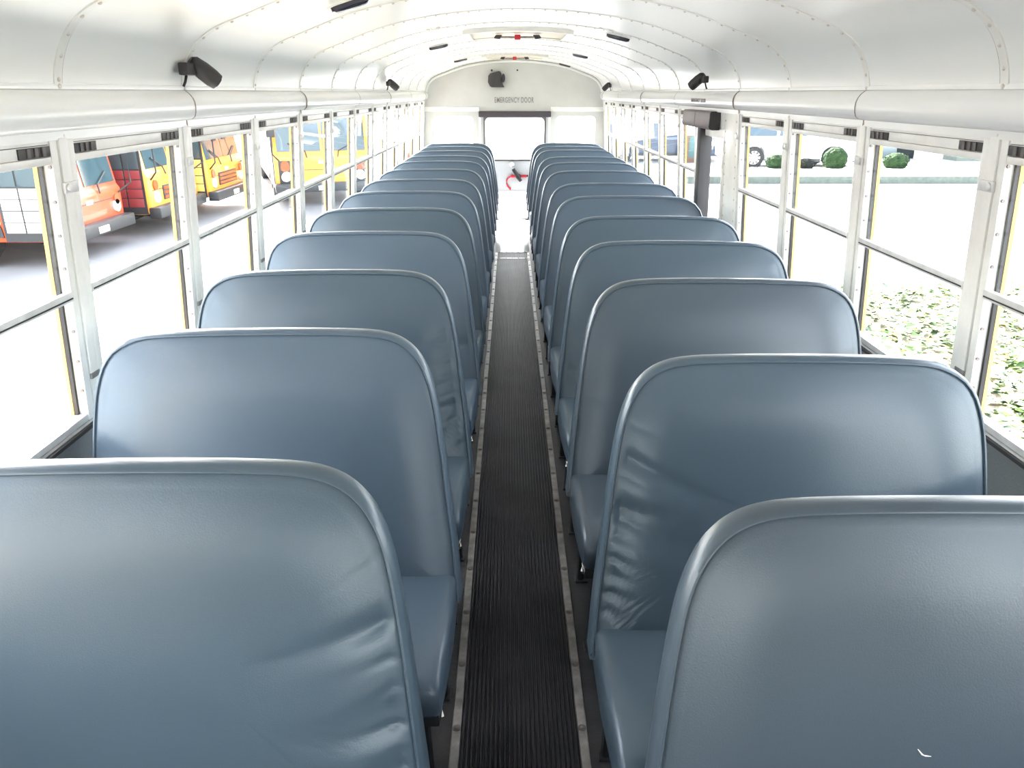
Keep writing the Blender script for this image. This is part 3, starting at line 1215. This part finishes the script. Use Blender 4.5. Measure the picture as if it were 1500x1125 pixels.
# ivy bed beside the bus
m = MB()
m.box(3.40, 8.2, 4.3, 9.75, GZ, -.88)
bed = m.build('planting_bed', 'soil')
tag(bed, 'bare soil bed beside the bus on the right', kind='structure')
rnd = random.Random(4)
for nm, mt, cnt in (('ivy_leaves', 'leaf', 6200), ('dry_leaves', 'leaf_pale', 2600)):
    m = MB()
    for _ in range(cnt):
        x = rnd.uniform(3.45, 8.1)
        y = rnd.uniform(4.35, 9.7)
        z = -.86 + rnd.random() ** 2 * .14 + .05 * math.sin(x * 3.1) * math.sin(y * 2.7)
        z = max(z, -.872)
        L = rnd.uniform(.035, .075)
        a = rnd.uniform(0, 6.28)
        tl = rnd.uniform(-.6, .6)
        u = Vector((math.cos(a), math.sin(a), tl * .5))
        v = Vector((-math.sin(a), math.cos(a), rnd.uniform(-.5, .5)))
        c = Vector((x, y, z))
        m.add([c - u * L, c - v * L * .6, c + u * L * 1.1, c + v * L * .6 + Vector((0, 0, .01))], [(0, 1, 2), (0, 2, 3)])
    if nm == 'ivy_leaves':
        ivy = tag(m.build(nm, mt), 'green ivy leaves covering the bed right of the bus', 'leaves', kind='stuff')
    else:
        m.build(nm, mt, ivy)['kind'] = 'stuff'


def hedge(x, y, z, rx, ry, h_, lab, mt='hedge', seed=0):
    t = empty('hedge', (x, y, z))
    tag(t, lab, 'hedge', 'clipped bushes beyond the kerb')
    rn = random.Random(seed)
    m = MB()
    rings = []
    for i in range(9):
        v = i / 8
        zz = h_ * v
        f = (1 - abs(2 * v - .9) ** 3.2 * .5) if v < .98 else .45
        rings.append([(rx * f * math.cos(2 * math.pi * k / 20) * (1 + rn.uniform(-.06, .06)), ry * f * math.sin(2 * math.pi * k / 20) * (1 + rn.uniform(-.06, .06)), zz + rn.uniform(-.015, .015)) for k in range(20)])
    m.loft(rings)
    m.build('foliage_mass', mt, t)
    m = MB()
    for _ in range(900):
        a = rn.uniform(0, 6.28)
        v = rn.random()
        f = (1 - abs(2 * v - .9) ** 3.2 * .5) * rn.uniform(.96, 1.08)
        c = Vector((rx * f * math.cos(a), ry * f * math.sin(a), h_ * v))
        u = Vector((rn.uniform(-1, 1), rn.uniform(-1, 1), rn.uniform(-1, 1))).normalized() * .03
        w2 = Vector((rn.uniform(-1, 1), rn.uniform(-1, 1), rn.uniform(-1, 1))).normalized() * .025
        m.add([c - u, c + w2, c + u], [(0, 1, 2)])
    o = m.build('leaves', mt, t)
    o['kind'] = 'stuff'


def gx(px, Y, z):      # where a picture column meets depth Y at height z
    zcam = Y * .934 + (1.54 - z) * .357
    return -.05 + (px - 747) * zcam / 1120.0 + Y * 0.0


HZ = -.78
hedge(gx(1137, 25.5, HZ), 25.5, HZ + .03, .34, .3, .42, 'low clipped green hedge right of the white car rear wheel', seed=1)
hedge(gx(1222, 25.5, HZ), 25.5, HZ + .03, .36, .34, .62, 'round green hedge in front of the white car front wheel', seed=2)
hedge(gx(1311, 25.5, HZ), 25.5, HZ + .03, .38, .32, .46, 'flat topped green hedge before the glass entrance', seed=3)
hedge(gx(1180, 25.4, HZ), 25.4, HZ + .03, .26, .2, .30, 'dark bare bush below the white car door', 'bush_dark', seed=4)


# --- cars
def wheel(parent, x, y, z, r, wdt, side):
    t = empty('wheel', (x, y, z))
    t.parent = parent
    ring = [(r * .62, -wdt / 2), (r * .9, -wdt / 2), (r, -wdt * .3), (r, wdt * .3), (r * .9, wdt / 2), (r * .62, wdt / 2)]
    m = MB()
    n = 28
    m.loft([[(a * math.cos(2 * math.pi * k / n), b, a * math.sin(2 * math.pi * k / n)) for a, b in ring] for k in range(n)] +
           [[(a, b, 0) for a, b in ring]], cap=False, closed=True)
    m.build('tyre', 'tyre', t, smooth=True)
    m = MB()
    m.disc((0, -side * .0 - wdt * .30, 0), (0, -1, 0), r * .16, .03, 12)
    for k in range(10):
        a = 2 * math.pi * k / 10
        d = Vector((math.cos(a), 0, math.sin(a)))
        q = Vector((-math.sin(a), 0, math.cos(a)))
        p0, p1 = d * r * .12, d * r * .66
        yy = -wdt * .36
        m.hexa([p0 - q * .022 + Vector((0, yy, 0)), p0 + q * .022 + Vector((0, yy, 0)), p1 + q * .030 + Vector((0, yy, 0)), p1 - q * .030 + Vector((0, yy, 0)),
                p0 - q * .022 + Vector((0, yy + .03, 0)), p0 + q * .022 + Vector((0, yy + .03, 0)), p1 + q * .030 + Vector((0, yy + .03, 0)), p1 - q * .030 + Vector((0, yy + .03, 0))])
    n = 28
    rr = [(r * .60, -wdt * .40), (r * .68, -wdt * .40), (r * .68, -wdt * .1), (r * .60, -wdt * .1)]
    m.loft([[(a * math.cos(2 * math.pi * k / n), b, a * math.sin(2 * math.pi * k / n)) for a, b in rr] for k in range(n)] + [[(a, b, 0) for a, b in rr]], cap=False)
    m.build('rim', 'chrome', t)
    m = MB()
    m.disc((0, -wdt * .1, 0), (0, -1, 0), r * .64, .01, 20)
    m.build('brake_disc', 'bumper_black', t)
    return t


def car(loc, rz, paint, label, suv=True):
    t = empty('car', loc, rz)
    tag(t, label, 'car')
    L = 4.6
    hw = .90
    wb = 2.75
    r = .36
    hb = 1.02 if suv else .92
    # side profile with wheel arches (x forward)
    low = .22

    def archp(cx):
        return [(cx + (r + .055) * math.cos(math.pi * (1 - k / 10)) * -1 * -1, r + (r + .055) * math.sin(math.pi * k / 10)) for k in range(11)]
    fr, rr_ = wb / 2, -wb / 2
    prof = [(-L / 2 + .02, .34), (-L / 2 + .25, low)]
    prof += [(rr_ - (r + .055), low + .02)] + [(rr_ - (r + .055) * math.cos(math.pi * k / 10), r + (r + .055) * math.sin(math.pi * k / 10)) for k in range(1, 10)] + [(rr_ + (r + .055), low)]
    prof += [(fr - (r + .055), low)] + [(fr - (r + .055) * math.cos(math.pi * k / 10), r + (r + .055) * math.sin(math.pi * k / 10)) for k in range(1, 10)] + [(fr + (r + .055), low + .02)]
    prof += [(L / 2 - .25, low), (L / 2, .38), (L / 2, .70), (L / 2 - .12, .86), (L / 2 - 1.15, hb), (-L / 2 + .12, hb + .02), (-L / 2, .85)]
    m = MB()
    m.prism(prof, 'y', -hw, hw)
    m.build('body', paint, t, bevel=.04)
    top = 1.66 if suv else 1.42
    m = MB()
    cab_b = [(-L / 2 + .10, hb), (L / 2 - 1.20, hb)]
    cab_t = [(-L / 2 + .40, top - .02), (L / 2 - 1.95, top)]
    m.hexa([(cab_b[0][0], -hw + .03, hb), (cab_b[1][0], -hw + .03, hb), (cab_b[1][0], hw - .03, hb), (cab_b[0][0], hw - .03, hb),
            (cab_t[0][0], -hw + .20, top - .02), (cab_t[1][0], -hw + .20, top), (cab_t[1][0], hw - .20, top), (cab_t[0][0], hw - .20, top - .02)])
    m.build('roof', paint, t, bevel=.05)
    for sy in (-1, 1):
        for (xa, xb, xc, xd) in ((-.55, .42, .38, -.50), (.52, 1.02, .48, .46), (-1.75, -.65, -.60, -1.62)):
            m = MB()
            def sp(x, z, off):
                f = (z - hb) / (top - hb)
                y = hw - .03 - .17 * f + off
                return (x, sy * y, z)
            z0, z1 = hb + .05, top - .10
            pts = [sp(xa, z0, -.02), sp(xb, z0, -.02), sp(xc, z1, -.02), sp(xd, z1, -.02)]
            pts2 = [sp(xa, z0, .006), sp(xb, z0, .006), sp(xc, z1, .006), sp(xd, z1, .006)]
            m.hexa(pts + pts2)
            m.build('side_window', 'car_glass', t)
        m = MB()
        m.box(-.02, .20, sy * (hw + .0) - .0 - (.1 if sy < 0 else -.0), sy * hw + (.1 if sy > 0 else 0), hb + .03, hb + .18)
        m.build('mirror', paint, t, bevel=.03, loc=(.78, 0, 0))
        m = MB()
        y0, y1 = sorted((sy * (hw - .02), sy * (hw + .012)))
        m.box(-wb / 2 + .45, wb / 2 - .45, y0, y1, low + .0, low + .10)
        m.build('sill_trim', 'bumper_black', t)
        m = MB()
        m.box(L / 2 - .42, L / 2 - .06, y0, y1, .60, .74)
        m.build('headlight', 'lamp_clear', t, bevel=.01)
        m = MB()
        m.box(-L / 2 + .03, -L / 2 + .22, y0, y1, .70, .92)
        m.build('tail_light', 'lamp_amber', t, bevel=.01)
        for wx in (fr, rr_):
            wheel(t, wx, sy * (hw - .10), r, r, .22, 1).rotation_euler = (0, 0, 0 if sy < 0 else math.pi)
    m = MB()
    m.hexa([(L / 2 - 1.26, -hw + .16, hb + .02), (L / 2 - 1.22, -hw + .16, hb + .03), (L / 2 - 1.22, hw - .16, hb + .03), (L / 2 - 1.26, hw - .16, hb + .02),
            (L / 2 - 1.93, -hw + .28, top - .06), (L / 2 - 1.89, -hw + .28, top - .06), (L / 2 - 1.89, hw - .28, top - .06), (L / 2 - 1.93, hw - .28, top - .06)])
    m.build('windscreen', 'car_glass', t)
    m = MB()
    m.box(L / 2 - .30, L / 2 + .012, -hw + .02, hw - .02, .20, .40)
    m.build('front_bumper', 'bumper_black', t, bevel=.02)
    return t


cxm = (gx(1105, 27.5, -.45) + gx(1222, 27.5, -.45)) / 2
car((cxm, 28.4, GZ + .01), 0.0, 'car_white', 'white sport utility car with spoked wheels parked behind the hedges')
car((gx(960, 31.2, -.6), 31.2, GZ), 0.0, 'car_blue', 'dark blue car parked far away, seen through rear right windows', suv=False)

# building behind the car
bd = empty('office_building', (0, 31.8, GZ + .01))
tag(bd, 'white office building with blue glass entrance', 'building')
X = lambda px: gx(px, 31.8, 0)
m = MB()
m.box(X(1284), X(1620), .06, 6, 0, 4)
m.build('wall', 'building_wall', bd)
m = MB()
m.box(X(1345), X(1384), -.25, .06, 0, 4)
m.build('pier', 'building_wall', bd)
m = MB()
m.box(X(1286), X(1319), 0, .06, 0, 3.4)
m.build('glass_front', 'building_glass', bd)
m = MB()
m.box(X(1319), X(1344), -.03, .06, 0, 3.2)
d_ = m.build('door', 'building_dark', bd)
MB().box(X(1322), X(1341), -.045, -.028, 1.0, 2.6).build('pane', 'building_glass', d_)
for a, b in ((1386, 1400), (1404, 1440), (1444, 1490)):
    m = MB()
    m.box(X(a), X(b), 0, .06, .35, 2.6)
    wn = m.build('window', 'building_glass', bd)
    MB().box(X(a) - .06, X(b) + .06, -.06, 0, .24, .35).build('window_sill', 'building_dark', wn)
m = MB()
m.box(X(1384), X(1500), -1.2, -.02, 0, .14)
m.build('step', 'kerb', bd)

# utility cabinet seen by the side door
t = empty('utility_cabinet', (gx(1008, 30, -.5), 30, GZ))
tag(t, 'brown utility cabinet with teal door, seen beside right door edge', 'cabinet')
MB().box(-.22, .22, -.2, .2, 0, 1.0).build('body', 'brown_box', t, bevel=.02)
MB().box(-.02, .19, -.215, -.19, .2, .95).build('door', 'teal', t, bevel=.01)


# --- parked buses
def pbox(parent, name, mt, a, bevel=0.0):
    return MB().box(*a).build(name, mt, parent, bevel=bevel)


def bus_wheel(parent, x, y, r):
    t = empty('wheel', (x, y, r))
    t.parent = parent
    n = 24
    ring = [(r * .55, -.14), (r * .9, -.14), (r, -.09), (r, .09), (r * .9, .14), (r * .55, .14)]
    m = MB()
    m.loft([[(b, a * math.cos(2 * math.pi * k / n), a * math.sin(2 * math.pi * k / n)) for a, b in ring] for k in range(n)] + [[(b, a, 0) for a, b in ring]], cap=False)
    m.build('tyre', 'tyre', t, smooth=True)
    m = MB()
    m.disc((-.10, 0, 0), (1, 0, 0), r * .56, .20, 20)
    m.disc((-.14, 0, 0), (1, 0, 0), r * .22, .28, 12)
    m.build('hub', 'alu', t)


def flat_bus(loc, rz, paint, upper, door_paint, label, wb, grille=False, lampbox=False, L=9.0):
    """local: front face at y=0 looking towards -y, body extends to +y; x right as seen from the front. door on x=-1.2 side"""
    t = empty('bus', loc, rz)
    tag(t, label, 'bus', 'buses parked in the yard')
    hw = 1.1
    # body: lower half with colour, upper half
    m = MB()
    pr = [(0.10, .38), (.0, .45), (0, wb - .08), (.05, wb), (.28, 2.72), (.45, 2.88), (L - .1, 2.88), (L, 2.75), (L, .42), (L - .1, .38)]
    m.prism(pr, 'x', -hw, hw)
    m.build('body', paint, t, bevel=.05)
    # upper livery band on both sides
    for sx in (-1, 1):
        a, b = sorted((sx * (hw - .01), sx * (hw + .012)))
        pbox(t, 'livery_band', upper, (a, b, .78, L - .2, .66, 1.52))
        for k in range(7):
            y0 = 1.8 + k * .95
            if y0 + .8 < L:
                pbox(t, 'side_window', 'bus_glass', (a, b, y0, y0 + .8, 1.62, 2.45), .01)
    # entry door on the -x side
    x0, x1 = -hw - .015, -hw + .02
    pbox(t, 'door_surround', 'bumper_black', (x0, x1, .08, .74, .40, 2.55))
    for k in range(2):
        y0 = .12 + k * .30
        dl = pbox(t, 'door_leaf', 'bus_glass', (x0 - .012, x0 + .004, y0, y0 + .27, 1.20, 2.45), .004)
        for q in range(4):
            pbox(dl, 'panel', door_paint, (x0 - .016, x0 + .002, y0, y0 + .27, .53 + q * .165, .68 + q * .165), .004)
    # windscreen, two halves, sloped
    for sx in (-1, 1):
        xa, xb = sorted((sx * .03, sx * 1.0))
        m = MB()
        yA = .05 - .012
        m.hexa([(xa, yA + .005, wb + .04), (xb, yA + .005, wb + .04), (xb, yA + .05, wb + .04), (xa, yA + .05, wb + .04),
                (xa, yA + .195, 2.52), (xb, yA + .195, 2.52), (xb, yA + .26, 2.52), (xa, yA + .26, 2.52)])
        wsn = m.build('windscreen', 'bus_glass', t)
        m = MB()
        m.tube([(sx * .35, -.02, wb - .10), (sx * .38, .015, wb + .04), (sx * .75, .05, wb + .22)], .014, 6)
        m.build('wiper', 'bumper_black', t)
        # lamps
        m = MB()
        m.disc((sx * .86, .0, wb - .25), (0, -1, 0), .09, .03, 16)
        m.build('turn_lamp', 'lamp_amber', t, smooth=True, sharp=50)
        m = MB()
        m.disc((sx * .84, .0, .68), (0, -1, 0), .105, .03, 16)
        m.build('headlight', 'lamp_clear', t, smooth=True, sharp=50)
        m = MB()
        m.tube([(sx * .98, .0, wb - .15), (sx * 1.12, -.18, wb), (sx * 1.12, -.18, 1.75)], .016, 6)
        mi = m.build('mirror_arm', 'bumper_black', t)
        pbox(mi, 'mirror', 'bumper_black', (sx * 1.12 - .09, sx * 1.12 + .09, -.23, -.18, 1.55, 1.95), .01)
        pbox(t, 'marker_lamp', 'lamp_amber', (sx * .85 - .1, sx * .85 + .1, .26, .33, 2.62, 2.74), .01)
        for wy in (1.38, L - 2.2):
            bus_wheel(t, sx * (hw - .14), wy, .48)
            m = MB()
            n = 14
            m.loft([[(sx * (hw - .02), wy + rr * math.cos(math.pi * k / n), .46 + rr * math.sin(math.pi * k / n)) for rr in (.50, .62)] +
                    [(sx * (hw + .02), wy + rr * math.cos(math.pi * k / n), .46 + rr * math.sin(math.pi * k / n)) for rr in (.62, .50)] for k in range(n + 1)])
            m.build('wheel_arch', 'bumper_black', t)
    pbox(t, 'crease', 'bumper_black', (-hw + .1, hw - .1, -.004, .01, .80, .815))
    pbox(t, 'emblem', 'alu', (-.10, .10, -.012, .01, wb - .24, wb - .17), .01)
    if grille:
        g_ = pbox(t, 'grille', 'bumper_black', (-.55, .55, -.02, .02, .60, .86), .006)
        for k in range(3):
            pbox(g_, 'bar', 'lamp_amber', (-.52, .52, -.03, -.005, .625 + k * .08, .67 + k * .08))
    if lampbox:
        for sx in (-1, 1):
            g_ = pbox(t, 'lamp_box', 'bumper_black', (sx * .86 - .14, sx * .86 + .14, -.025, .02, .52, 1.02), .01)
            for z_, mt_ in ((.88, 'lamp_amber'), (.66, 'lamp_clear')):
                m = MB()
                m.disc((sx * .86, -.02, z_), (0, -1, 0), .10, .03, 16)
                m.build('lamp', mt_, g_, smooth=True, sharp=50)
    pbox(t, 'bumper', 'bumper_black', (-hw - .02, hw + .02, -.16, .06, .32, .52), .03)
    pbox(t, 'number_plate', 'bus_white', (-.16, .16, -.175, -.155, .36, .46), .004)
    return t


# front of a bus facing +x: rz = +90deg turns local -y to +x
flat_bus((-6.82, 12.55, GZ), R(90), 'bus_orange', 'bus_white', 'bus_white', 'orange flat-fronted bus with white side band and round lamps', 1.03)
flat_bus((-6.58, 15.30, GZ), R(90), 'school_yellow', 'school_yellow', 'bus_maroon', 'yellow flat-fronted bus with maroon entrance panels beside the orange bus', 1.15, True)
flat_bus((-6.38, 17.68, GZ), R(90), 'school_yellow', 'school_yellow', 'bus_yellow', 'yellow flat-fronted bus, third in the parked row', 1.12, True)
flat_bus((-4.40, 18.45, GZ), R(20), 'school_yellow', 'school_yellow', 'bus_white', 'yellow flat-fronted bus at the right end of the row', 1.18, lampbox=True)
m = MB()
t = empty('traffic_barrel', (gx(602, 26, -.5), 26, GZ))
tag(t, 'orange traffic barrel far away beyond the buses', 'barrel')
MB().tube([(0, 0, 0), (0, 0, .08)], [.36, .34], 16).build('base', 'tyre', t, smooth=True)
MB().tube([(0, 0, .08), (0, 0, .5), (0, 0, 1.0)], [.28, .25, .21], 16).build('drum', 'lamp_amber', t, smooth=True, sharp=50)
